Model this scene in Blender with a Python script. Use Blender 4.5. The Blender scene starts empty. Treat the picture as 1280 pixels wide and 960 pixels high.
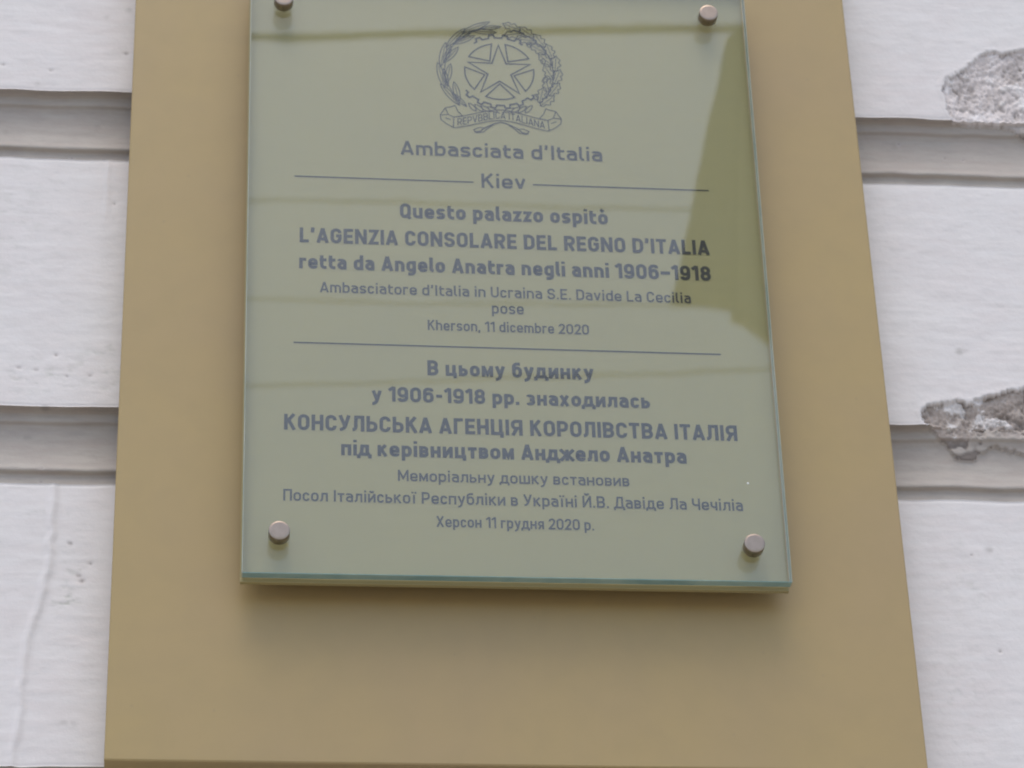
import bpy, math, random
import numpy as np
from mathutils import Matrix, Vector

random.seed(7)
scene = bpy.context.scene
COL = scene.collection

# ------------------------------------------------------------------ camera
cam_data = bpy.data.cameras.new('camera')
cam_data.sensor_width = 36.0
cam_data.lens = 3770.4 / 1280.0 * 36.0
cam_data.clip_start = 0.05
cam_data.clip_end = 500.0
cam = bpy.data.objects.new('camera', cam_data)
COL.objects.link(cam)
RX = Vector((0.9940931318603692, -0.10388710554684057, -0.031405644224286704))
RD = Vector((0.02704067128167578, 0.5173309741876733, -0.8553580918204196))
RF = Vector((0.10510778888683378, 0.8494563746580117, 0.5170843454100967))
CP = Vector((-0.21445, -1.76206, -0.90768))
mw = Matrix.Identity(4)
for i in range(3):
    mw[i][0] = RX[i]; mw[i][1] = -RD[i]; mw[i][2] = -RF[i]; mw[i][3] = CP[i]
cam.matrix_world = mw
cam_data.dof.use_dof = True
cam_data.dof.focus_distance = 1.86
cam_data.dof.aperture_fstop = 20
scene.camera = cam

# ------------------------------------------------------------------ light
world = bpy.data.worlds.new('World')
scene.world = world
world.use_nodes = True
wn = world.node_tree
bg = wn.nodes['Background']
sky = wn.nodes.new('ShaderNodeTexSky')
sky.sky_type = 'NISHITA'
sky.sun_disc = False
SUN_EL, SUN_ROT = math.radians(69), math.radians(192)
sky.sun_elevation = SUN_EL
sky.sun_rotation = SUN_ROT
sky.air_density = 1.0
sky.dust_density = 2.8
sky.ozone_density = 1.0
wn.links.new(sky.outputs[0], bg.inputs[0])
bg.inputs[1].default_value = 0.145
sun_data = bpy.data.lights.new('sun', 'SUN')
sun_data.energy = 0.5
sun_data.angle = math.radians(32)
sun_data.color = (1.0, 0.955, 0.91)
sun = bpy.data.objects.new('sun', sun_data)
COL.objects.link(sun)
sd = Vector((math.sin(SUN_ROT) * math.cos(SUN_EL), math.cos(SUN_ROT) * math.cos(SUN_EL), math.sin(SUN_EL)))
sun.rotation_euler = sd.to_track_quat('Z', 'Y').to_euler()
sun.location = (0, -3, 4)
scene.view_settings.view_transform = 'Standard'
scene.view_settings.look = 'None'
scene.view_settings.gamma = 1.0
scene.view_settings.use_curve_mapping = False
scene.view_settings.exposure = 0.80
scene.render.engine = 'CYCLES'
scene.cycles.filter_width = 1.9
scene.cycles.use_denoising = True
scene.cycles.max_bounces = 8
scene.cycles.transparent_max_bounces = 16


# ------------------------------------------------------------------ helpers
def tag(o, label=None, cat=None, group=None, kind=None):
    if label: o['label'] = label
    if cat: o['category'] = cat
    if group: o['group'] = group
    if kind: o['kind'] = kind
    return o


def mesh_obj(name, verts, faces, mats, parent=None, smooth=False, fmat=None):
    me = bpy.data.meshes.new(name)
    me.from_pydata([tuple(v) for v in verts], [], [tuple(f) for f in faces])
    if not isinstance(mats, (list, tuple)): mats = [mats]
    for m in mats: me.materials.append(m)
    if fmat is not None: me.polygons.foreach_set('material_index', fmat)
    if smooth: me.polygons.foreach_set('use_smooth', [True] * len(me.polygons))
    me.update()
    o = bpy.data.objects.new(name, me)
    COL.objects.link(o)
    if parent: o.parent = parent
    return o


def empty(name, loc):
    o = bpy.data.objects.new(name, None)
    o.location = loc
    o.empty_display_size = 0.05
    COL.objects.link(o)
    return o


def bevel_box(x0, x1, y0, y1, z0, z1, bv):
    """box whose edges towards -y are chamfered; returns verts, faces"""
    import bmesh
    bm = bmesh.new()
    vs = [bm.verts.new(p) for p in [(x0, y0, z0), (x1, y0, z0), (x1, y1, z0), (x0, y1, z0),
                                    (x0, y0, z1), (x1, y0, z1), (x1, y1, z1), (x0, y1, z1)]]
    for f in [(0, 3, 2, 1), (4, 5, 6, 7), (0, 1, 5, 4), (1, 2, 6, 5), (2, 3, 7, 6), (3, 0, 4, 7)]:
        bm.faces.new([vs[i] for i in f])
    if bv > 0:
        bmesh.ops.bevel(bm, geom=bm.edges[:], offset=bv, segments=2, affect='EDGES', profile=0.5)
    bmesh.ops.recalc_face_normals(bm, faces=bm.faces)
    bm.verts.index_update()
    v = [tuple(x.co) for x in bm.verts]
    f = [tuple(a.index for a in x.verts) for x in bm.faces]
    bm.free()
    return v, f


def lathe_y(profile, n=48):
    """profile: list of (radius, y); axis = y through the origin"""
    v, f = [], []
    for r, y in profile:
        for i in range(n):
            a = 2 * math.pi * i / n
            v.append((r * math.cos(a), y, r * math.sin(a)))
    for k in range(len(profile) - 1):
        for i in range(n):
            j = (i + 1) % n
            f.append((k * n + i, k * n + j, (k + 1) * n + j, (k + 1) * n + i))
    f.append(tuple(range(n - 1, -1, -1)))
    f.append(tuple((len(profile) - 1) * n + i for i in range(n)))
    return v, f


def vnoise(x, y, seed=0):
    xi = np.floor(x).astype(np.int64); yi = np.floor(y).astype(np.int64)
    fx = x - xi; fy = y - yi
    fx = fx * fx * (3 - 2 * fx); fy = fy * fy * (3 - 2 * fy)

    def hsh(a, b):
        n = (a * 374761393 + b * 668265263 + seed * 2147483647) & 0xffffffff
        n = ((n ^ (n >> 13)) * 1274126177) & 0xffffffff
        return ((n ^ (n >> 16)) & 0xffff) / 65535.0 * 2 - 1
    return ((hsh(xi, yi) * (1 - fx) + hsh(xi + 1, yi) * fx) * (1 - fy)
            + (hsh(xi, yi + 1) * (1 - fx) + hsh(xi + 1, yi + 1) * fx) * fy)


def fbm(x, y, f, oct=4, seed=0, gain=0.5):
    s = 0; a = 1.0; t = 0
    for k in range(oct):
        s = s + a * vnoise(x * f, y * f, seed + 17 * k)
        t += a; a *= gain; f *= 2.03
    return s / t


# ------------------------------------------------------------------ materials
def new_mat(name):
    m = bpy.data.materials.new(name)
    m.use_nodes = True
    nt = m.node_tree
    return m, nt, nt.nodes['Principled BSDF'], nt.nodes['Material Output']


def N(nt, t, **kw):
    n = nt.nodes.new(t)
    for k, v in kw.items():
        setattr(n, k, v)
    return n


def noise(nt, scale, detail=4, rough=0.6, vec=None):
    n = N(nt, 'ShaderNodeTexNoise')
    n.inputs['Scale'].default_value = scale
    n.inputs['Detail'].default_value = detail
    n.inputs['Roughness'].default_value = rough
    if vec: nt.links.new(vec, n.inputs['Vector'])
    return n


def coords(nt, scale=(1, 1, 1)):
    t = N(nt, 'ShaderNodeTexCoord'); mp = N(nt, 'ShaderNodeMapping')
    mp.inputs['Scale'].default_value = scale
    nt.links.new(t.outputs['Object'], mp.inputs['Vector'])
    return mp.outputs['Vector']


def ramp(nt, fac, stops):
    r = N(nt, 'ShaderNodeValToRGB')
    e = r.color_ramp.elements
    while len(e) < len(stops): e.new(0.5)
    for i, (p, c) in enumerate(stops):
        e[i].position = p
        e[i].color = (*c, 1) if len(c) == 3 else c
    nt.links.new(fac, r.inputs['Fac'])
    return r.outputs['Color']


def mixc(nt, fac, a, b, mode='MIX'):
    m = N(nt, 'ShaderNodeMix', data_type='RGBA', blend_type=mode)
    for sock, val in ((m.inputs[0], fac), (m.inputs[6], a), (m.inputs[7], b)):
        if isinstance(val, (int, float)): sock.default_value = val
        elif isinstance(val, tuple): sock.default_value = (*val, 1)
        else: nt.links.new(val, sock)
    return m.outputs[2]


def bump(nt, bs, height, strength, dist=0.001):
    b = N(nt, 'ShaderNodeBump')
    b.inputs['Strength'].default_value = strength
    b.inputs['Distance'].default_value = dist
    nt.links.new(height, b.inputs['Height'])
    nt.links.new(b.outputs[0], bs.inputs['Normal'])


def wall_material(name, base, warm, dark, stain):
    m, nt, bs, out = new_mat(name)
    v = coords(nt); vs = coords(nt, (1.0, 1.0, 4.5))
    big = noise(nt, 9, 5, 0.6, v); mid = noise(nt, 70, 5, 0.65, v); streak = noise(nt, 60, 4, 0.6, vs)
    c = mixc(nt, ramp(nt, big.outputs[0], [(0.35, (0, 0, 0)), (0.68, (1, 1, 1))]), base, warm)
    c = mixc(nt, ramp(nt, streak.outputs[0], [(0.45, (0, 0, 0)), (0.75, (.5, .5, .5))]), c, dark)
    # small dirt specks
    sp = N(nt, 'ShaderNodeTexVoronoi'); sp.inputs['Scale'].default_value = 46
    nt.links.new(v, sp.inputs['Vector'])
    wob = noise(nt, 23, 3, 0.6, v)
    spf = ramp(nt, sp.outputs['Distance'], [(0.0, (1, 1, 1)), (0.10, (.7, .7, .7)), (0.20, (0, 0, 0))])
    gate = ramp(nt, wob.outputs[0], [(0.56, (0, 0, 0)), (0.66, (1, 1, 1))])
    spm = mixc(nt, 1.0, spf, gate, 'MULTIPLY')
    c = mixc(nt, mixc(nt, 1.0, spm, (stain,) * 3, 'MULTIPLY'), c, (0.23, 0.22, 0.19))
    atm = N(nt, 'ShaderNodeAttribute', attribute_name='mildew')
    c = mixc(nt, atm.outputs['Fac'], c, (.40, .41, .35))
    brush = noise(nt, 26, 4, .6, coords(nt, (1, 1, 6)))
    c = mixc(nt, ramp(nt, brush.outputs[0], [(.42, (0, 0, 0)), (.7, (.55, .55, .55))]), c, (.69, .672, .645) if stain < .7 else (.36, .31, .27))
    # bared render where paint has come off
    at = N(nt, 'ShaderNodeAttribute', attribute_name='bare')
    vb = coords(nt)
    n1 = noise(nt, 55, 6, 0.7, vb); n2 = noise(nt, 240, 4, 0.7, vb)
    pale = ramp(nt, n1.outputs[0], [(0.30, (.36, .32, .29)), (0.42, (.55, .50, .47)), (0.56, (.66, .61, .58)), (0.66, (.72, .69, .67))])
    brown = ramp(nt, n1.outputs[0], [(0.34, (.20, .165, .135)), (0.46, (.34, .29, .25)), (0.57, (.42, .365, .32)), (0.62, (.70, .67, .64))])
    at2 = N(nt, 'ShaderNodeAttribute', attribute_name='soot'); at3 = N(nt, 'ShaderNodeAttribute', attribute_name='crevice')
    bare = mixc(nt, at2.outputs['Fac'], pale, brown)
    bare = mixc(nt, ramp(nt, n2.outputs[0], [(0.56, (0, 0, 0)), (0.72, (.5, .5, .5))]), bare, (.24, .21, .19))
    bare = mixc(nt, at3.outputs['Fac'], bare, (.17, .145, .125))      # dark brown in hollows and pits and along the break
    c = mixc(nt, at.outputs['Fac'], c, bare)
    nt.links.new(c, bs.inputs['Base Color'])
    bs.inputs['Roughness'].default_value = 0.75
    bs.inputs['Specular IOR Level'].default_value = 0.35
    ad = N(nt, 'ShaderNodeMath', operation='ADD')
    fine = noise(nt, 330, 4, 0.6, v)
    nt.links.new(mid.outputs[0], ad.inputs[0]); nt.links.new(fine.outputs[0], ad.inputs[1])
    bump(nt, bs, ad.outputs[0], 0.24, 0.0008)
    return m


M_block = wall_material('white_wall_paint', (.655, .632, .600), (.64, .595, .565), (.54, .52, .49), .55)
M_groove = wall_material('grey_groove_paint', (.42, .385, .335), (.36, .325, .285), (.30, .27, .24), .8)  # greyer, darker base tone for the groove strips

# tan composite board
M_board, nt, bs, out = new_mat('tan_board')
v = coords(nt)
a = noise(nt, 6, 4, 0.55, v); b = noise(nt, 45, 3, 0.6, v)
c = mixc(nt, ramp(nt, a.outputs[0], [(0.35, (0, 0, 0)), (0.7, (1, 1, 1))]), (.356, .261, .104), (.338, .246, .112))
c = mixc(nt, ramp(nt, b.outputs[0], [(0.4, (0, 0, 0)), (0.8, (.35, .35, .35))]), c, (.30, .225, .098))
dust = N(nt, 'ShaderNodeTexVoronoi'); dust.inputs['Scale'].default_value = 38
nt.links.new(v, dust.inputs['Vector'])
c = mixc(nt, ramp(nt, dust.outputs['Distance'], [(0.0, (.25, .25, .25)), (0.035, (.12, .12, .12)), (0.06, (0, 0, 0))]), c, (.2, .16, .1))
nt.links.new(c, bs.inputs['Base Color'])
bs.inputs['Roughness'].default_value = 0.42
bs.inputs['Specular IOR Level'].default_value = 0.45
bump(nt, bs, noise(nt, 12, 3, 0.5, v).outputs[0], 0.12, 0.004)

# gilt backing plate behind the glass
M_plate, nt, bs, out = new_mat('olive_gilt_plate')
v = coords(nt)
a = noise(nt, 9, 4, 0.6, v); b = noise(nt, 120, 3, 0.6, coords(nt, (.25, 1, 2)))
c = mixc(nt, ramp(nt, a.outputs[0], [(0.35, (0, 0, 0)), (0.7, (1, 1, 1))]), (.312, .262, .112), (.298, .254, .118))
c = mixc(nt, ramp(nt, b.outputs[0], [(0.5, (0, 0, 0)), (0.9, (.3, .3, .3))]), c, (.26, .22, .10))
nt.links.new(c, bs.inputs['Base Color'])
bs.inputs['Roughness'].default_value = 0.5
bs.inputs['Metallic'].default_value = 0.0

M_print, nt, bs, out = new_mat('grey_print_ink')
nt.links.new(mixc(nt, ramp(nt, noise(nt, 260, 3, .6, coords(nt)).outputs[0], [(.45, (0, 0, 0)), (.8, (1, 1, 1))]),
                  (.022, .018, .014), (.050, .043, .034)), bs.inputs['Base Color'])
bs.inputs['Roughness'].default_value = 0.55
M_print_thin, nt, bs, out = new_mat('grey_print_ink_small')
nt.links.new(mixc(nt, ramp(nt, noise(nt, 260, 3, .6, coords(nt)).outputs[0], [(.45, (0, 0, 0)), (.8, (1, 1, 1))]),
                  (.038, .032, .026), (.075, .065, .053)), bs.inputs['Base Color'])
bs.inputs['Roughness'].default_value = 0.55

# clear glass faces: sharp reflection over a straight view through, light green tint
M_glass, nt, bs, out = new_mat('clear_glass_face')
nt.nodes.remove(bs)
tr = N(nt, 'ShaderNodeBsdfTransparent'); tr.inputs[0].default_value = (.965, .985, .965, 1)
gl = N(nt, 'ShaderNodeBsdfGlossy'); gl.inputs['Roughness'].default_value = 0.012
gl.inputs['Color'].default_value = (1, 1, 1, 1)
fr = N(nt, 'ShaderNodeFresnel'); fr.inputs[0].default_value = 1.52
geo = N(nt, 'ShaderNodeNewGeometry'); ior = N(nt, 'ShaderNodeMapRange')
ior.inputs['To Min'].default_value = 1.52; ior.inputs['To Max'].default_value = 1 / 1.52
nt.links.new(geo.outputs['Backfacing'], ior.inputs['Value']); nt.links.new(ior.outputs[0], fr.inputs[0])
smear = noise(nt, 5, 3, .5, coords(nt))
bm_ = N(nt, 'ShaderNodeBump'); bm_.inputs['Strength'].default_value = 0.03; bm_.inputs['Distance'].default_value = 0.004
nt.links.new(smear.outputs[0], bm_.inputs['Height']); nt.links.new(bm_.outputs[0], gl.inputs['Normal'])
mx = N(nt, 'ShaderNodeMixShader')
nt.links.new(fr.outputs[0], mx.inputs[0]); nt.links.new(tr.outputs[0], mx.inputs[1]); nt.links.new(gl.outputs[0], mx.inputs[2])
nt.links.new(mx.outputs[0], out.inputs[0])

# ground glass edge, green-blue through the thickness
M_edge, nt, bs, out = new_mat('green_glass_edge')
nt.links.new(mixc(nt, ramp(nt, noise(nt, 22, 4, .6, coords(nt)).outputs[0], [(.4, (0, 0, 0)), (.65, (1, 1, 1))]),
                  (.20, .33, .31), (.30, .42, .37)), bs.inputs['Base Color'])
bs.inputs['Roughness'].default_value = 0.25
bs.inputs['Transmission Weight'].default_value = 0.0

M_edge_side, nt, bs, out = new_mat('pale_glass_edge')
nt.links.new(mixc(nt, ramp(nt, noise(nt, 22, 4, .6, coords(nt)).outputs[0], [(.4, (0, 0, 0)), (.65, (1, 1, 1))]),
                  (.30, .34, .27), (.40, .41, .32)), bs.inputs['Base Color'])
bs.inputs['Roughness'].default_value = 0.3

M_metal, nt, bs, out = new_mat('brushed_nickel')
nt.links.new(mixc(nt, noise(nt, 300, 3, .6, coords(nt)).outputs[0], (.36, .29, .225), (.26, .205, .155)), bs.inputs['Base Color'])
bs.inputs['Metallic'].default_value = 1.0
bs.inputs['Roughness'].default_value = 0.36
bs.inputs['Anisotropic'].default_value = 0.4

M_added_cable, nt, bs, out = new_mat('added_cable_black')
nt.links.new(mixc(nt, noise(nt, 30).outputs[0], (.03, .028, .025), (.05, .045, .04)), bs.inputs['Base Color'])
M_added_dark, nt, bs, out = new_mat('added_sheet_dark')
nt.links.new(mixc(nt, noise(nt, 12).outputs[0], (.05, .042, .02), (.08, .066, .03)), bs.inputs['Base Color'])
M_added_tan, nt, bs, out = new_mat('added_sheet_tan')
nt.links.new(mixc(nt, noise(nt, 12).outputs[0], (.34, .25, .14), (.42, .32, .19)), bs.inputs['Base Color'])
M_pave, nt, bs, out = new_mat('grey_paving')
nt.links.new(mixc(nt, noise(nt, 3, 6).outputs[0], (.34, .305, .265), (.44, .40, .35)), bs.inputs['Base Color'])
bs.inputs['Roughness'].default_value = .9

# ------------------------------------------------------------------ ground
mesh_obj('pavement', [(-60, -60, -2.4), (60, -60, -2.4), (60, 3, -2.4), (-60, 3, -2.4)], [(0, 1, 2, 3)], M_pave)
tag(bpy.data.objects['pavement'], kind='structure')

# ------------------------------------------------------------------ wall
YW = 0.030
PERIOD, GH, GTOP = 0.2675, 0.0605, 0.4242
PROF = [(0.0, 0.0), (0.010, 0.0052), (0.03, 0.0066), (0.13, 0.0072), (0.16, 0.0094), (0.22, 0.0106), (0.38, 0.0108), (0.55, 0.0098), (0.68, 0.0078),
        (0.745, 0.0062), (0.77, 0.0064), (0.80, 0.0092), (0.83, 0.0096), (0.92, 0.0090), (0.965, 0.0076), (1.0, 0.0)]

POLY1 = [(.3461, .4638), (.352, .468), (.3595, .472), (.3697, .4801), (.379, .490), (.3836, .4922), (.389, .4925), (.3959, .4905), (.4123, .4959),
         (.45, .505), (.49, .49), (.505, .455), (.49, .425), (.45, .412), (.42, .408), (.4027, .4166), (.3924, .4236), (.3791, .4253), (.3636, .4246),
         (.3500, .4262), (.3455, .434), (.3453, .4449), (.3440, .455)]
POLY2 = [(.2971, .1692), (.3030, .1745), (.3094, .1762), (.3271, .1794), (.3345, .177), (.3419, .1818), (.3601, .1877), (.3751, .1915), (.41, .200),
         (.45, .19), (.47, .165), (.45, .14), (.40, .137), (.3691, .1419), (.3523, .1466), (.343, .1430), (.3355, .1375), (.3290, .1345), (.3225, .1362),
         (.3180, .1440), (.3094, .1520), (.3040, .1575), (.2990, .1610)]
CRACK = [(-.3050, .098), (-.3050, .0609), (-.3062, .035), (-.3081, .0159), (-.3105, .0011), (-.3171, -.0225), (-.3195, -.0456), (-.3197, -.0797), (-.323, -.1133), (-.329, -.16)]


def sdf_poly(px, pz, poly):
    d = np.full(px.shape, 1e9); inside = np.zeros(px.shape, bool)
    n = len(poly)
    for i in range(n):
        x1, z1 = poly[i]; x2, z2 = poly[(i + 1) % n]
        ex, ez = x2 - x1, z2 - z1
        t = np.clip(((px - x1) * ex + (pz - z1) * ez) / (ex * ex + ez * ez), 0, 1)
        d = np.minimum(d, np.hypot(px - x1 - t * ex, pz - z1 - t * ez))
        cond = ((z1 > pz) != (z2 > pz))
        with np.errstate(divide='ignore', invalid='ignore'):
            xi = x1 + (pz - z1) * ex / (ez if ez != 0 else 1e-12)
        inside ^= cond & (px < xi)
    return np.where(inside, d, -d)


PITS = [(-.3590, .4445, .0022), (-.3240, .4410, .0020), (-.2700, .4590, .0028), (-.2740, .325, .0018), (-.2790, .0350, .0022), (-.2930, .0500, .0026),
        (-.2865, .0260, .0030), (-.2840, .0220, .0035), (-.3090, .197, .0022), (-.3340, .186, .0024), (-.3220, .1845, .002), (-.3010, .180, .0018),
        (-.2850, .181, .0020), (-.3060, .3700, .0022), (-.2830, .3690, .0026), (-.3150, .1105, .0022), (-.3150, .101, .0022),
        (.3080, .4100, .0022), (.3420, .398, .0018), (.3560, .397, .0018), (.3010, .1015, .0030), (.3380, .1010, .0024), (.3215, .0555, .0014), (.3330, -.018, .002)]


def displace(x, zt, y0):
    """x, zt: in-plane position, y0: depth of the clean profile"""
    y = y0 + 0.0009 * fbm(x, zt, 14, 3, 3) + 0.00018 * fbm(x, zt * 1.6, 95, 3, 9) + 0.00012 * fbm(x * .3, zt * 2.2, 100, 2, 33)
    bare = np.zeros(x.shape); soot = np.zeros(x.shape); crev = np.zeros(x.shape); mild = np.zeros(x.shape)
    for px, pz, r in PITS:
        d = np.hypot(x - px, (zt - pz) * 1.15) / r
        y = y + 0.0006 * np.exp(-d * d * 1.8)
        bare = np.maximum(bare, 0.8 * np.exp(-d * d * 2.4)); crev = np.maximum(crev, .9 * np.exp(-d * d * 1.6))
    for cx0, cz0, rx_, rz_, k_ in ((-.2950, .0080, .010, .008, 1.0), (-.2780, .1890, .016, .020, .75), (-.3150, .1780, .030, .012, .55), (-.2900, .0250, .008, .02, .5),
                                   (-.3050, .0720, .03, .004, .35), (.3250, .0350, .03, .03, .25), (.3000, -.06, .02, .05, .25), (-.34, .30, .03, .06, .25)):
        d = ((x - cx0) / rx_) ** 2 + ((zt - cz0) / rz_) ** 2
        q = np.clip(fbm(x, zt * 1.4, 150, 4, 120, .7) * 2.6 - .15, 0, 1) * np.exp(-d) * k_
        y = y + .0005 * q
        mild = np.maximum(mild, q)
    # overlapping paint/plaster seam on the left
    cz = np.array([p[1] for p in CRACK]); cx = np.array([p[0] for p in CRACK])
    cxx = np.interp(zt, cz[::-1], cx[::-1]) + 0.0012 * vnoise(zt * 140, zt * 0, 5)
    g = (zt < .0955)
    s = x - cxx
    y = y + np.where(g, -0.0011 * np.exp(-(s / .0028) ** 2) + 0.0009 * np.clip(s / .0018, 0, 1) * np.exp(-np.clip(s, 0, 1) / .02), 0)
    # a second shallow joint below the upper left groove
    s2 = x + 0.2795 + 0.0008 * vnoise(zt * 90, zt * 0, 8)
    g2 = np.clip((zt - .30) / .03, 0, 1) * (zt < .363)
    y = y - 0.0006 * np.exp(-(s2 / .0015) ** 2) * g2
    for poly, dep, sd_ in ((POLY1, .0034, 1), (POLY2, .0050, 2)):
        sdv = sdf_poly(x, zt, poly) + 0.0020 * fbm(x, zt, 150, 4, 40 + sd_, .7) + 0.0011 * vnoise(x * 700, zt * 700, 50 + sd_)
        m = np.clip(sdv / .0010 + .5, 0, 1); m = m * m * (3 - 2 * m)
        # a rim of lifted paint just outside the break
        y = y - 0.0003 * np.exp(-((sdv + .0022) / .0016) ** 2)
        clean = y
        rough = YW + dep * np.clip(.45 + .55 * sdv / .012, .3, 1) + (.0016 if sd_ == 1 else .0026) * fbm(x, zt, 75, 5, 60 + sd_, .72) + 0.0007 * vnoise(x * 520, zt * 520, 70 + sd_) + 0.0006 * vnoise(x * 900, zt * 900, 75 + sd_) + .0014 * np.exp(-((fbm(x, zt, 26, 4, 90 + sd_, .7) + .12) / .022) ** 2)
        # hollow pockets where a lump has fallen out
        rough = rough + (.002 if sd_ == 1 else .006) * np.clip(fbm(x, zt, 55, 2, 80 + sd_) - .28, 0, 1)
        rough = np.maximum(rough, clean - .0022)
        isl = np.clip((fbm(x, zt, 62, 3, 200 + sd_, .6) - .26) * 14, 0, 1) * m      # islands of paint that still hold
        rough = rough - .0009 * isl
        soot = np.maximum(soot, m * (.12 if sd_ == 1 else 1.0))
        crev = np.maximum(crev, m * np.clip((rough - YW - dep * .9) / .0035, 0, 1))
        crev = np.maximum(crev, .75 * np.clip(.5 + 1.6 * fbm(x, zt, 90, 2, 210 + sd_), 0, 1) * np.exp(-((sdv - .0006) / .0006) ** 2))
        y = y * (1 - m) + np.minimum(rough, YW + .013) * m
        bare = np.maximum(bare, m * (1 - .85 * isl))
    return y, bare, soot, crev, mild


def axis(segs):
    out = []
    for a, b, st in segs:
        n = max(1, int(round((b - a) / st)))
        out += list(a + (b - a) * np.arange(n) / n)
    out.append(segs[-1][1])
    return np.array(out)


XS = axis([(-1.3, -.45, .04), (-.45, -.25, .0017), (-.25, .25, .02), (.25, .45, .0008), (.45, 1.3, .04)])
wall = empty('building_wall', (0, YW, -2.4))
tag(wall, 'white painted masonry wall with darker horizontal grooves and flaking plaster behind the tan board', 'wall')
ORG = np.array([0, YW, -2.4])


def wall_strip(name, zs, ys, mat):
    """zs from top to bottom with clean depth ys"""
    zs = np.array(zs); ys = np.array(ys)
    X, Z = np.meshgrid(XS, zs); Y0 = np.repeat(ys[:, None], len(XS), 1)
    Zs = Z + 0.0052 * X + 0.0009 * vnoise(X * 9, Z * 0 + 2, 4) + 0.0005 * vnoise(X * 60, Z * 40, 14)
    Y, bare, soot, crev, mild = displace(X, Zs, Y0)
    V = np.stack([X - ORG[0], Y - ORG[1], Zs - ORG[2]], -1).reshape(-1, 3)
    nr, nc = X.shape
    idx = np.arange(nr * nc).reshape(nr, nc)
    F = np.stack([idx[:-1, :-1], idx[1:, :-1], idx[1:, 1:], idx[:-1, 1:]], -1).reshape(-1, 4)
    me = bpy.data.meshes.new(name)
    me.vertices.add(len(V)); me.vertices.foreach_set('co', V.ravel())
    me.loops.add(F.size); me.loops.foreach_set('vertex_index', F.ravel().astype(np.int32))
    me.polygons.add(len(F)); me.polygons.foreach_set('loop_start', (np.arange(len(F)) * 4).astype(np.int32))
    me.polygons.foreach_set('use_smooth', np.ones(len(F), bool))
    at = me.attributes.new('bare', 'FLOAT', 'POINT'); at.data.foreach_set('value', bare.ravel())
    at = me.attributes.new('soot', 'FLOAT', 'POINT'); at.data.foreach_set('value', soot.ravel())
    at = me.attributes.new('mildew', 'FLOAT', 'POINT'); at.data.foreach_set('value', mild.ravel())
    at = me.attributes.new('crevice', 'FLOAT', 'POINT'); at.data.foreach_set('value', crev.ravel())
    me.materials.append(mat); me.update(); me.validate()
    o = bpy.data.objects.new(name, me); COL.objects.link(o); o.parent = wall
    return o


for k in range(-2, 3):
    gt = GTOP + k * PERIOD
    fine = -2 < k < 2
    # groove below gt
    fr_ = axis([(0, .03, .005), (.03, .13, .016), (.13, .16, .01), (.16, .74, .018), (.74, .83, .010), (.83, .96, .018), (.96, 1, .008)]) if fine else np.array([p[0] for p in PROF])
    ys = np.interp(fr_, [p[0] for p in PROF], [p[1] for p in PROF]) + YW
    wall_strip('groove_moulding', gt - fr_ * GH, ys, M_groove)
    # block below the groove
    zt, zb = gt - GH, gt - PERIOD
    e = .003
    if fine or k == 2:
        zz = axis([(0, e, .001), (e, (zt - zb) - e, .0011), ((zt - zb) - e, zt - zb, .001)])
    else:
        zz = np.array([0, e / 2, e, .1, (zt - zb) - e, zt - zb])
    L = zt - zb
    edge = np.minimum(zz, L - zz)
    yy = YW - .0012 * np.clip(edge / .0025, 0, 1) ** .5 + .0012
    yy = YW + .0012 * (1 - np.clip(edge / .0025, 0, 1)) ** 2
    if zz[0] == 0: yy[0] = YW; yy[-1] = YW
    wall_strip('plaster_course', zt - zz, yy, M_block)

# ------------------------------------------------------------------ tan board on the wall
board = mesh_obj('mounting_board', *bevel_box(-.2639, .2662, 0.0, .0285, -.1205, 1.05, .0013), M_board, smooth=False)
tag(board, 'plain tan metal board fixed to the white wall behind the glass plaque', 'board')

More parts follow.
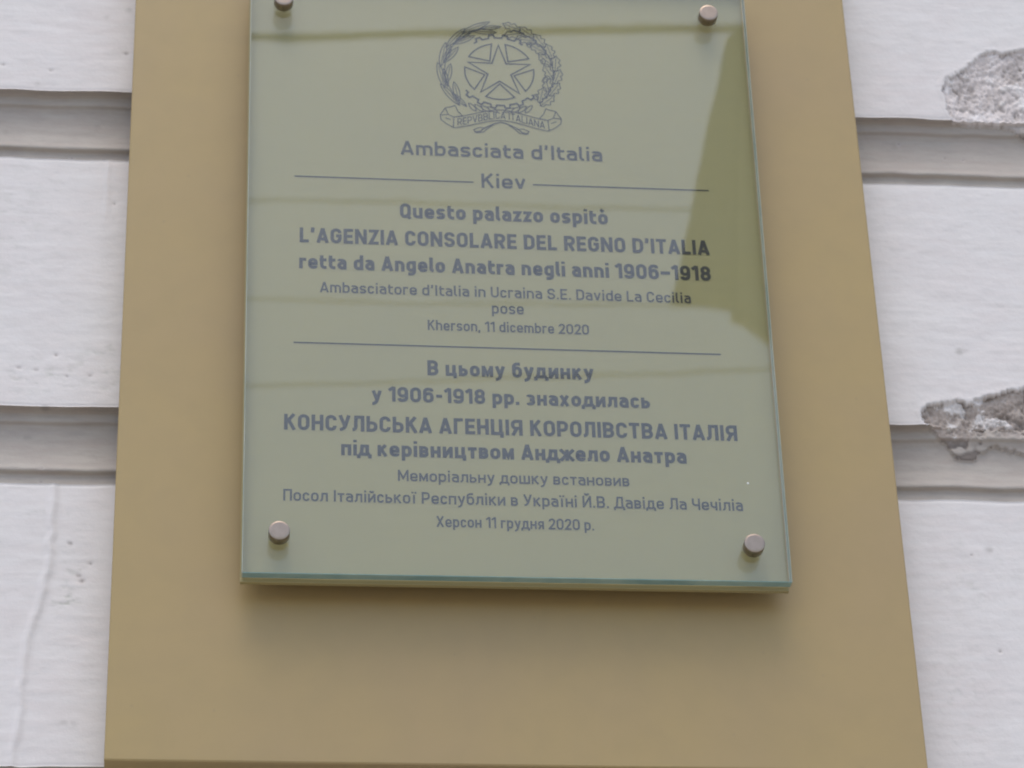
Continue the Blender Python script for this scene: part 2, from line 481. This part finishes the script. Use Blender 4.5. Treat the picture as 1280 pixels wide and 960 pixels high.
# ------------------------------------------------------------------ stroke lettering
# skeleton glyphs, cap height 1; names in the expressions: l r c = left, right, centre; b x h = base, x-height,
# cap skeleton lines; X = x-height, m / n = mid heights, D = descender; '*' rounds a corner, '@' closes a stroke
GL = {
 'O': (.56, "@l,b* l,h* r,h* r,b*"), 'О': 'O', '0': 'O',
 'C': (.54, "r,.68 r,h* l,h* l,b* r,b* r,.32"), 'С': 'C',
 'Q': (.56, "@l,b* l,h* r,h* r,b*|c+.04,.26 r+.06,-.04"),
 'A': (.60, "l*.8,0 c,.98|r+.2*l,0 c,.98|.19*w,.26 .81*w,.26"), 'А': 'A',
 'B': (.55, "l,m r-.02,m* r-.02,h* l,h|l,m r,m* r,b* l,b|l,0 l,1"), 'В': 'B',
 'D': (.56, "l,b r,b* r,h* l,h|l,0 l,1"),
 'E': (.48, "l,0 l,1|l,b w,b|l,h w,h|l,m w-.04,m"), 'Е': 'E',
 'G': (.56, "r,.70 r,h* l,h* l,b* r,b* r,m c,m"),
 'I': (.17, "c,0 c,1"), 'І': 'I',
 'K': (.56, "l,0 l,1|l,.42 r,1|c-.06,.6 r+.02,0"), 'К': 'K',
 'L': (.46, "l,0 l,1|l,b w,b"),
 'N': (.60, "l,0 l,1|r,0 r,1|l,.97 r,.03"),
 'R': (.56, "l,0 l,1|l,.45 r,.45* r,h* l,h|c,.45 r,0"),
 'P': (.54, "l,0 l,1|l,.42 r,.42* r,h* l,h"), 'Р': 'P',
 'S': (.54, "r,.70 r,h* l,h* l,m+.02* r,m-.02* r,b* l,b* l,.30"),
 'T': (.52, "c,0 c,1-t|0,h w,h"), 'Т': 'T',
 'U': (.56, "l,1 l,b* r,b* r,1"),
 'V': (.58, "l*.8,1 c,.02|r,1 c,.02"),
 'Z': (.50, "0,h r,h l,b w,b"),
 '1': (.34, "r,0 r,1|r,.97 0,.76"),
 '2': (.52, "l,.72 l,h* r,h* r,.58* l,b w,b"),
 '6': (.54, "@l,b* l,.60* r,.60* r,b*|l,.4 l,h* r,h* r,.76"),
 '8': (.55, "@l,b* l,m* r,m* r,b*|@l+.02,m* l+.02,h* r-.02,h* r-.02,m*"),
 '9': (.54, "@l,h* l,.40* r,.40* r,h*|r,.6 r,b* l,b* l,.24"),
 '-': (.36, ".03,.45 w-.03,.45"), '–': (.50, "0,.45 w,.45"),
 '.': (.17, "c,0 c,t"), ',': (.17, "c,t c-.05,-.14"), "'": (.20, "c,1.02 c,.86 c-.03,.68"),
 'a': (.48, "l,x-.06 l,x* r,x* r,0|r,.43 l,.43* l,b* r,b*"), 'а': 'a',
 'b': (.50, "l,0 l,1|@l,b* l,x* r,x* r,b*"),
 'c': (.45, "r,.5 r,x* l,x* l,b* r,b* r,.23"), 'с': 'c',
 'd': (.50, "r,0 r,1|@l,b* l,x* r,x* r,b*"),
 'e': (.50, "r,.2 r,b* l,b* l,x* r,x* r,.35 l,.35"), 'е': 'e',
 'g': (.50, "@l,b* l,x* r,x* r,b*|r,X r,D* l,D*"),
 'h': (.50, "l,0 l,1|l,x r,x* r,0"),
 'i': (.17, "c,0 c,X|c,.86 c,1.02"), 'і': 'i',
 'ї': (.28, "c,0 c,X|l*.6,.86 l*.6,1.0|w-l*.6,.86 w-l*.6,1.0"),
 'l': (.22, "l,1 l,b* w,b"),
 'm': (.76, "l,0 l,X|l,x c,x* c,0|c,x r,x* r,0"),
 'n': (.50, "l,0 l,X|l,x r,x* r,0"),
 'o': (.50, "@l,b* l,x* r,x* r,b*"), 'о': 'o',
 'ò': (.50, "@l,b* l,x* r,x* r,b*|c-.12,1.02 c+.05,.86"),
 'p': (.50, "l,-.25 l,X|@l,b* l,x* r,x* r,b*"), 'р': 'p',
 'r': (.36, "l,0 l,X|l,x w,x*"),
 's': (.46, "r,.54 r,x* l,x* l,.37* r,.34* r,b* l,b* l,.17"),
 't': (.36, ".3*w,.92 .3*w,b* w,b|0,x w,x"),
 'u': (.50, "l,X l,b* r,b*|r,0 r,X"),
 'v': (.48, "l*.8,X c,.02|r+.2*l,X c,.02"),
 'z': (.42, "0,x r,x l,b w,b"),
 # Cyrillic
 'Н': (.57, "l,0 l,1|r,0 r,1|l,m r,m"),
 'У': (.56, "l*.8,1 c+.03,.30|r+.2*l,1 c-.02,.12* .06,b"),
 'Л': (.58, "r,0 r,1|r,h .30*w,h .26*w,b* 0,b"),
 'Ь': (.53, "l,0 l,1|l,b r,b* r,.56* l,.56"),
 'Г': (.46, "l,0 l,1|l,h w,h"),
 'Ц': (.62, "l,0 l,1|r-.06,0 r-.06,1|l,b w,b|w-t*.5,b w-t*.5,-.17"),
 'Я': (.56, "r,0 r,1|r,.45 l,.45* l,h* r,h|c,.45 l*.9,0"),
 'П': (.57, "l,0 l,1|r,0 r,1|l,h r,h"),
 'М': (.70, "l,0 l,1|r,0 r,1|l,.97 c,.25 r,.97"),
 'Й': (.58, "l,0 l,1|r,0 r,1|l,.05 r,.95|c-.14,1.22 c-.10,1.1* c+.10,1.1* c+.14,1.22"),
 'Д': (.64, "0,-.17 0,b|0,b w,b|w-.01,b w-.01,-.17|r-.07,b r-.07,1|r-.07,h .34*w,h .22*w,b"),
 'Ч': (.54, "l,1 l,.42* r,.42|r,0 r,1"),
 'Х': (.58, "l*.6,0 r,1|l*.6,1 r,0"),
 'ц': (.56, "l,0 l,X|r-.06,0 r-.06,X|l,b w,b|w-t*.5,b w-t*.5,-.16"),
 'ь': (.46, "l,0 l,X|l,b r,b* r,.43* l,.43"),
 'м': (.58, "l,0 l,X|r,0 r,X|l,X-.03 c,.16 r,X-.03"),
 'у': (.49, "l*.8,X c+.02,.08|r+.2*l,X c-.06,D* 0.02,D"),
 'б': (.50, "@l,b* l,.64* r,.64* r,b*|l,.4 l,h* r,h"),
 'д': (.56, "0,-.16 0,b|0,b w,b|w-.01,b w-.01,-.16|r-.06,b r-.06,X|r-.06,x .30*w,x .22*w,b"),
 'и': (.50, "l,0 l,X|r,0 r,X|l,.06 r,X-.06"),
 'й': (.50, "l,0 l,X|r,0 r,X|l,.06 r,X-.06|c-.12,1.0 c-.08,.87* c+.08,.87* c+.12,1.0"),
 'н': (.50, "l,0 l,X|r,0 r,X|l,n r,n"),
 'к': (.49, "l,0 l,X|l,.32 r,X|c-.06,.42 r+.02,0"),
 'з': (.45, "l,.58 l,x* r-.02,x* r-.02,n* c-.05,n|c-.05,n r,n* r,b* l,b* l,.15"),
 'х': (.48, "l*.6,0 r,X|l*.6,X r,0"),
 'л': (.51, "r,0 r,X|r,x .30*w,x .26*w,b* 0,b"),
 'п': (.50, "l,0 l,X|r,0 r,X|l,x r,x"),
 'в': (.47, "l,n r-.02,n* r-.02,x* l,x|l,n r,n* r,b* l,b|l,0 l,X"),
 'т': (.44, "c,0 c,X-t|0,x w,x"),
 'ш': (.72, "l,0 l,X|c,0 c,X|r,0 r,X|l,b r,b"),
 'ж': (.66, "c,0 c,X|0,X c,n*.9|w,X c,n*.9|0,0 c,n*1.1|w,0 c,n*1.1"),
 'ч': (.46, "l,X l,.28* r,.28|r,0 r,X"),
 'я': (.48, "r,0 r,X|r,.31 l,.31* l,x* r,x|c,.31 l*.9,0"),
 'г': (.38, "l,0 l,X|l,x w,x"),
}


def round_path(pts, closed, rad):
    """pts: (x, y, rounded); returns the list of points with arcs at the rounded corners"""
    n = len(pts); out = []
    for i, (x, y, rd) in enumerate(pts):
        if not rd or (not closed and i in (0, n - 1)):
            out.append((x, y)); continue
        p0 = pts[i - 1]; p1 = pts[(i + 1) % n]
        a = Vector((p0[0] - x, p0[1] - y)); b = Vector((p1[0] - x, p1[1] - y))
        la, lb = a.length, b.length
        fa = .5 if (p0[2] or False) else 1.0; fb = .5 if (p1[2] or False) else 1.0
        r = min(rad, la * fa, lb * fb)
        a.normalize(); b.normalize()
        s = Vector((x, y)) + a * r; e = Vector((x, y)) + b * r; c = Vector((x, y))
        for k in range(6):
            t = k / 5
            # rational quarter arc
            w1 = .7071
            d = (1 - t) ** 2 + 2 * w1 * t * (1 - t) + t * t
            q = (s * (1 - t) ** 2 + c * 2 * w1 * t * (1 - t) + e * t * t) / d
            out.append((q.x, q.y))
    res = []
    for p in out:
        if not res or math.hypot(p[0] - res[-1][0], p[1] - res[-1][1]) > 1e-6: res.append(p)
    if closed and len(res) > 1 and math.hypot(res[0][0] - res[-1][0], res[0][1] - res[-1][1]) < 1e-6: res.pop()
    return res


class Ink:
    """collects flat ribbons in the plane of the print; each stroke lies a few micrometres above the last"""
    def __init__(self): self.v = []; self.f = []; self.k = 0

    def ribbon(self, pts, closed, t, taper=None):
        n = len(pts)
        if n < 2: return
        y = -(self.k % 12) * 1.1e-5; self.k += 1
        base = len(self.v)
        for i in range(n):
            p = Vector(pts[i])
            a = (p - Vector(pts[i - 1])) if (i > 0 or closed) else None
            b = (Vector(pts[(i + 1) % n]) - p) if (i < n - 1 or closed) else None
            if a is None: a = b
            if b is None: b = a
            a = a.normalized(); b = b.normalized()
            na = Vector((-a.y, a.x)); nb = Vector((-b.y, b.x))
            m = na + nb
            if m.length < 1e-4: m = na
            m.normalize()
            s = 1 / max(.45, m.dot(na))
            w = t / 2 * s * (taper(i / (n - 1)) if taper else 1)
            self.v.append((p.x + m.x * w, y, p.y + m.y * w)); self.v.append((p.x - m.x * w, y, p.y - m.y * w))
        for i in range(n if closed else n - 1):
            j = (i + 1) % n
            self.f.append((base + 2 * i, base + 2 * i + 1, base + 2 * j + 1, base + 2 * j))

    def build(self, name, mat, parent, loc):
        o = mesh_obj(name, self.v, self.f, mat, parent)
        o.location = loc
        return o


def glyph(ch):
    g = GL[ch]
    while isinstance(g, str): g = GL[g]
    return g


def text_ink(s, width, cap, t, xh=.74, gap=.10, space=.17, ink=None, place=None):
    """lay a centred line of given total width; widths of the skeletons stretch, strokes do not"""
    ink = ink or Ink()
    sw = gw = 0
    for i, ch in enumerate(s):
        if ch == ' ': sw += space
        else: gw += glyph(ch)[0]
        if i < len(s) - 1: sw += gap
    W = width / cap
    k = W / (gw + sw)
    penx = -W / 2
    for ch in s:
        if ch == ' ':
            penx += (space + gap) * k; continue
        gw_, spec = glyph(ch)
        w = gw_ * k
        env = dict(w=w, t=t, l=t / 2, r=w - t / 2, c=w / 2, b=t / 2, x=xh - t / 2, X=xh, h=1 - t / 2, m=.5, n=xh / 2, D=-.26 + t / 2)
        for st in spec.split('|'):
            closed = st.startswith('@')
            pts = []
            for tok in st.lstrip('@').split():
                rd = tok.endswith('*')
                ex, ey = tok.rstrip('*').split(',')
                pts.append((eval(ex, {}, env), eval(ey, {}, env), rd))
            rad = .24 if ch in 'OОQC0СGDU' else .19
            path = round_path(pts, closed, rad)
            path = [((penx + a) * cap, b * cap) for a, b in path]
            if place: path = [place(a, b) for a, b in path]
            ink.ribbon(path, closed, t * cap)
        penx += w + gap * k
    return ink


# ------------------------------------------------------------------ plaque
GY = -0.0265           # front of the glass
plaque = empty('memorial_plaque', (0.0008, 0.0, 0.0))
tag(plaque, 'glass memorial plaque with grey Italian and Ukrainian lettering, held by four round metal standoffs', 'plaque')
PX0, PX1, PZ0, PZ1 = -.1808, .1808, .0006, .5000
# a hair of skew like the photographed sheet: wider towards the top right
def skew(vs): return [(x + .0045 * (z / .49) * (1 if x > 0 else -.1) * 0.6, y, z + .0012 * (x + .18) / .36) for x, y, z in vs]

v, f = bevel_box(PX0, PX1, GY, GY + .0070, PZ0, PZ1, .0006)
fm = []
for face in f:
    ys_ = [v[i][1] for i in face]
    cz_ = sum(v[i][2] for i in face) / len(face); cx_ = sum(v[i][0] for i in face) / len(face)
    fm.append(0 if max(ys_) - min(ys_) < 1e-6 else (1 if abs(cx_) < .17 else 2))
mesh_obj('glass_panel', skew(v), f, [M_glass, M_edge, M_edge_side], plaque, fmat=fm)
v, f = bevel_box(PX0 - .0008, PX1 - .0012, GY + .0076, GY + .0112, PZ0 - .0027, PZ1, .0003)
mesh_obj('backing_plate', skew(v), f, M_plate, plaque)

YP = GY + .0074        # plane of the print
LINES = [
    ("Ambasciata d'Italia", 0.0, .1445, .3415, .0122, .165, 1),
    ("Kiev", .0004, .0313, .3152, .0122, .165, 1),
    ("Questo palazzo ospitò", .0001, .1471, .2871, .0124, .200, 1),
    ("L'AGENZIA CONSOLARE DEL REGNO D'ITALIA", .0006, .2883, .2639, .0124, .195, 1),
    ("retta da Angelo Anatra negli anni 1906–1918", .0003, .2882, .2422, .0122, .200, 1),
    ("Ambasciatore d'Italia in Ucraina S.E. Davide La Cecilia", -.0002, .2584, .2230, .0087, .150, 0),
    ("pose", .0002, .0222, .2097, .0090, .150, 0),
    ("Kherson, 11 dicembre 2020", .0003, .1115, .1948, .0082, .150, 0),
    ("В цьому будинку", .0006, .1138, .1585, .0120, .200, 1),
    ("у 1906-1918 рр. знаходилась", .0006, .1897, .1369, .0116, .200, 1),
    ("КОНСУЛЬСЬКА АГЕНЦІЯ КОРОЛІВСТВА ІТАЛІЯ", .0004, .3072, .1129, .0122, .195, 1),
    ("під керівництвом Анджело Анатра", .0014, .2330, .0942, .0119, .200, 1),
    ("Меморіальну дошку встановив", .0003, .1554, .0756, .0085, .150, 0),
    ("Посол Італійської Республіки в Україні Й.В. Давіде Ла Чечіліа", .0003, .3073, .0587, .0088, .150, 0),
    ("Херсон 11 грудня 2020 р.", .0002, .1048, .0415, .0082, .150, 0),
]
DX = -.0008
for s, cx, wd, z, cap, t, bold in LINES:
    ink = text_ink(s, wd, cap, t, xh=.72 if bold else .74)
    o = ink.build('lettering', M_print if bold else M_print_thin, plaque, (cx + DX, YP, z))
    o['label'] = 'line of grey lettering reading "%s"' % s
for x0, x1, z in ((-.1475, -.0209, .3197), (.0213, .1478, .3193), (-.1473, .1471, .1818)):
    ink = Ink(); ink.ribbon([(x0, 0), (x1, 0)], False, .00105)
    ink.build('rule_line', M_print, plaque, (DX, YP, z))

# emblem, drawn round the centre of its star
em = Ink(); TL_ = .00066
def circ(r, a0, a1, n=24): return [(r * math.cos(math.radians(a0 + (a1 - a0) * i / n)), r * math.sin(math.radians(a0 + (a1 - a0) * i / n))) for i in range(n + 1)]
def P_(r, a): return (r * math.cos(math.radians(a)), r * math.sin(math.radians(a)))
star = []
for k in range(5):
    star += [P_(.0238, 90 + 72 * k), P_(.0088, 126 + 72 * k)]
em.ribbon(star, True, TL_ * 1.8)
for k in range(5):
    a0 = 90 + 72 * k
    em.ribbon(circ(.0252, a0 + 11.5, a0 + 60.5, 14) + [P_(.0112, a0 + 36)], True, TL_ * 1.6)
def gear(a0, a1):
    pts = []; pitch = 18; a = a0
    k0 = int(math.floor(a0 / pitch)); k1 = int(math.ceil(a1 / pitch))
    for k in range(k0, k1):
        b = k * pitch
        for da, r in ((0, .0305), (4.8, .0305), (6.2, .0332), (11.8, .0332), (13.2, .0305)):
            if a0 <= b + da <= a1: pts.append(P_(r, b + da))
    em.ribbon(pts, False, TL_ * 1.9)
gear(52, 128); gear(216, 324)
def leaf(cx, cz, L, Wd, ang, vein=True, lobes=0):
    ca, sa = math.cos(ang), math.sin(ang)
    up, lo = [], []
    n = 18 if lobes else 9
    for i in range(n + 1):
        u = i / n
        hgt = math.sin(math.pi * u) ** .75 * Wd / 2
        if lobes: hgt *= (1 + .34 * math.sin(u * math.pi * 2 * lobes))
        up.append((-L / 2 + L * u, hgt)); lo.append((-L / 2 + L * u, -hgt))
    path = up + lo[::-1][1:-1]
    em.ribbon([(cx + a * ca - b * sa, cz + a * sa + b * ca) for a, b in path], True, TL_)
    if vein: em.ribbon([(cx + a * ca, cz + a * sa) for a in (-L * .48, L * .36)], False, TL_ * .8)
rnd = random.Random(4)
for r, off, n, a0, a1, L, Wd in ((.0428, 8, 5, 112, 212, .0230, .0046), (.0372, -18, 5, 106, 212, .0180, .0044), (.0400, 2, 5, 98, 222, .0160, .0034)):
    for i in range(n):                                                   # slender leaves, left
        a = a0 + (a1 - a0) * i / (n - 1)
        x, z = P_(r, a)
        leaf(x, z, L, Wd, math.radians(a - 90 + off + rnd.uniform(-4, 4)))
for r, off, n, a0, a1 in ((.0424, -14, 8, 76, -36), (.0362, 24, 7, 72, -34)):   # lobed leaves, right
    for i in range(n):
        a = a0 + (a1 - a0) * i / (n - 1)
        x, z = P_(r, a)
        leaf(x, z, .0142, .0062, math.radians(a + 90 + off + rnd.uniform(-5, 5)), lobes=3)
for a in (48, 18, -10, -40):                                             # acorns
    x, z = P_(.0340, a); em.ribbon([(x + .0018 * math.cos(q * .785), z + .0024 * math.sin(q * .785)) for q in range(8)], True, TL_)
em.ribbon(circ(.0398, 104, 222, 30), False, TL_); em.ribbon(circ(.0395, 74, -42, 30), False, TL_)
# laurel sprigs under the gear
for sx in (-1, 1):
    for i in range(4):
        leaf(sx * (.006 + .0048 * i), -.0345 + .0005 * i, .0085, .0030, math.radians(90 - sx * (62 - 8 * i)), vein=False)
# ribbon with its legend
def rib(x, dz):      # centre line of the band
    u = x / .034
    return (x, -.0425 + .0032 * math.cos(u * math.pi * .9) - .0016 * abs(u) + dz)
HB = .0047
xs_ = [-.0340 + .068 * i / 44 for i in range(45)]
em.ribbon([rib(x, HB) for x in xs_], False, TL_); em.ribbon([rib(x, -HB) for x in xs_], False, TL_)
for sx in (-1, 1):
    e = rib(sx * .0340, 0)
    X0, Z0 = e
    em.ribbon([(X0, Z0 + HB), (X0 + sx * .0005, Z0 - HB)], False, TL_)
    # the end turns up and back in a scroll
    em.ribbon([(X0, Z0 - HB), (X0 + sx * .0050, Z0 - .0018), (X0 + sx * .0092, Z0 + .0020), (X0 + sx * .0098, Z0 + .0062), (X0 + sx * .0060, Z0 + .0128), (X0 + sx * .0012, Z0 + .0140), (X0 - sx * .0012, Z0 + .0152)], False, TL_)
    em.ribbon([(X0, Z0 + HB), (X0 + sx * .0040, Z0 + .0068), (X0 + sx * .0098, Z0 + .0062)], False, TL_)
    em.ribbon([(X0 + sx * .0040, Z0 + .0068), (X0 + sx * .0060, Z0 + .0128)], False, TL_)
    em.ribbon([(X0 - sx * .0012, Z0 + .0152), (X0 - sx * .0030, Z0 + .0100), (X0 - sx * .0062, Z0 + .0062), (X0 - sx * .0010, Z0 + .0050)], False, TL_)
    em.ribbon([(X0 + sx * .0022, Z0 + .0022), (X0 + sx * .0062, Z0 + .0038)], False, TL_)
    # stems tied below the band
    em.ribbon([(0.0, -.0455), (sx * .0060, -.0475), (sx * .0120, -.0510), (sx * .0150, -.0540), (sx * .0195, -.0550)], False, TL_ * 1.3)
    em.ribbon([(sx * .0035, -.0462), (sx * .0100, -.0515), (sx * .0130, -.0548), (sx * .0180, -.0555), (sx * .0200, -.0530), (sx * .0160, -.0508), (sx * .0110, -.0512)], False, TL_)
text_ink("REPVBBLICA ITALIANA", .063, .0062, .11, ink=em, place=lambda a, b: (rib(a, 0)[0], rib(a, 0)[1] - .0031 + b))
emb = em.build('state_emblem', M_print, plaque, (DX + .0003, YP, .4185))
emb['label'] = 'line drawn emblem of a star in a toothed wheel between two leafy branches over a lettered ribbon'

# four standoffs: head in front of the glass, barrel behind the plate
HEADS = [(-.1566, .4664), (.1551, .4683), (-.1562, .0282), (.1567, .0264)]
R = .0070
hv, hf = lathe_y([(R * .80, -.0080), (R * .955, -.0078), (R, -.0071), (R, -.0004), (R * .97, 0.0)], 48)
bv_, bf = lathe_y([(R * .95, .0), (R, .0004), (R, .0151), (R * .97, .0153)], 40)
wv, wf = lathe_y([(R * 1.0, -.0002), (R * 1.0, .0004)], 32)
head_me = barrel_me = None
for x, z in HEADS:
    if head_me is None:
        h_ = mesh_obj('standoff_head', hv, hf, M_metal, plaque); head_me = h_.data
        bsm = mesh_obj('standoff_barrel', bv_, bf, M_metal, plaque); barrel_me = bsm.data
        for me in (head_me,):
            me.polygons.foreach_set('use_smooth', [len(p.vertices) == 4 and abs(p.normal.y) < .5 for p in me.polygons])
    else:
        h_ = bpy.data.objects.new('standoff_head', head_me); COL.objects.link(h_); h_.parent = plaque
        bsm = bpy.data.objects.new('standoff_barrel', barrel_me); COL.objects.link(bsm); bsm.parent = plaque
    h_.location = (x + DX, GY - .0003, z)
    bsm.parent = h_; bsm.location = (0, .0115, 0)

# a fleck of white paint stuck to the glass at the lower right
M_fleck, nt, bs, out = new_mat('white_paint_fleck')
nt.links.new(mixc(nt, noise(nt, 400).outputs[0], (.75, .74, .70), (.6, .59, .55)), bs.inputs['Base Color'])
fv, ff = lathe_y([(.00045, -.0003), (.0008, 0.0)], 9)
o = mesh_obj('paint_fleck', fv, ff, M_fleck, plaque)
o.location = (.1563, GY, .0760)

# ------------------------------------------------------------------ invented objects behind the camera, added for the glass reflections
def tube(name, pts, r, mat, n=10):
    v, f = [], []
    for i, p in enumerate(pts):
        for k in range(n):
            a = 2 * math.pi * k / n
            v.append((p[0], p[1] + r * math.cos(a), p[2] + r * math.sin(a)))
    for i in range(len(pts) - 1):
        for k in range(n):
            j = (k + 1) % n
            f.append((i * n + k, i * n + j, (i + 1) * n + j, (i + 1) * n + k))
    return mesh_obj(name, v, f, mat, smooth=True)
def sag(z0, slope, s, x0=-14, x1=16, y=-8.0):
    return [(x, y, z0 + slope * (x - 1) + s * ((x - 1) / 15) ** 2) for x in [x0 + (x1 - x0) * i / 60 for i in range(61)]]
for z0, sl, sg, r, lb in ((6.684, .07, .4, .018, 'thick black cable added to be mirrored across the top of the plaque glass'),
                          (5.826, .015, .3, .0048, 'thin cable added to be mirrored in the glass just above the words Questo palazzo ospito'),
                          (5.368, .022, .3, .0042, 'thin cable added to be mirrored in the glass beside the word pose'),
                          (5.03, .069, .3, .0045, 'thin sloping cable added to be mirrored in the glass just below the first bold Ukrainian line')):
    o = tube('added_cable', sag(z0, sl, sg), r, M_added_cable)  # unseen cables, added as dark lines in the glass reflection
    tag(o, lb, 'cable', 'cables added behind the camera for the glass reflection')
# unseen dark and tan sheets, added to mirror a wedge in the glass
added_awn = empty('added_awning', (1.25, -5.0, 3.4))
tag(added_awn, 'invented dark shape added to be mirrored as an olive wedge at the right of the plaque glass', 'added_awning')
def added_sheet(name, pts, y, mat):
    n = len(pts)
    v = [(x - 1.25, y + 5.0, z - 3.4) for x, z in pts] + [(x - 1.25, y + 4.97, z - 3.4) for x, z in pts]
    f = [tuple(range(n)), tuple(range(2 * n - 1, n - 1, -1))] + [(i, (i + 1) % n, n + (i + 1) % n, n + i) for i in range(n)]
    return mesh_obj(name, v, f, mat, added_awn)
added_sheet('added_dark_sheet', [(1.271, 4.354), (1.056, 3.454), (1.186, 3.45), (1.232, 3.445), (1.246, 3.576), (1.286, 4.06), (1.325, 4.40)], -5.0, M_added_dark)
added_sheet('added_tan_sheet', [(1.322, 4.39), (1.283, 4.06), (1.243, 3.576), (1.229, 3.45), (1.262, 3.435), (1.30, 3.405), (1.36, 3.35), (1.50, 3.20), (1.80, 4.45)], -5.06, M_added_tan)
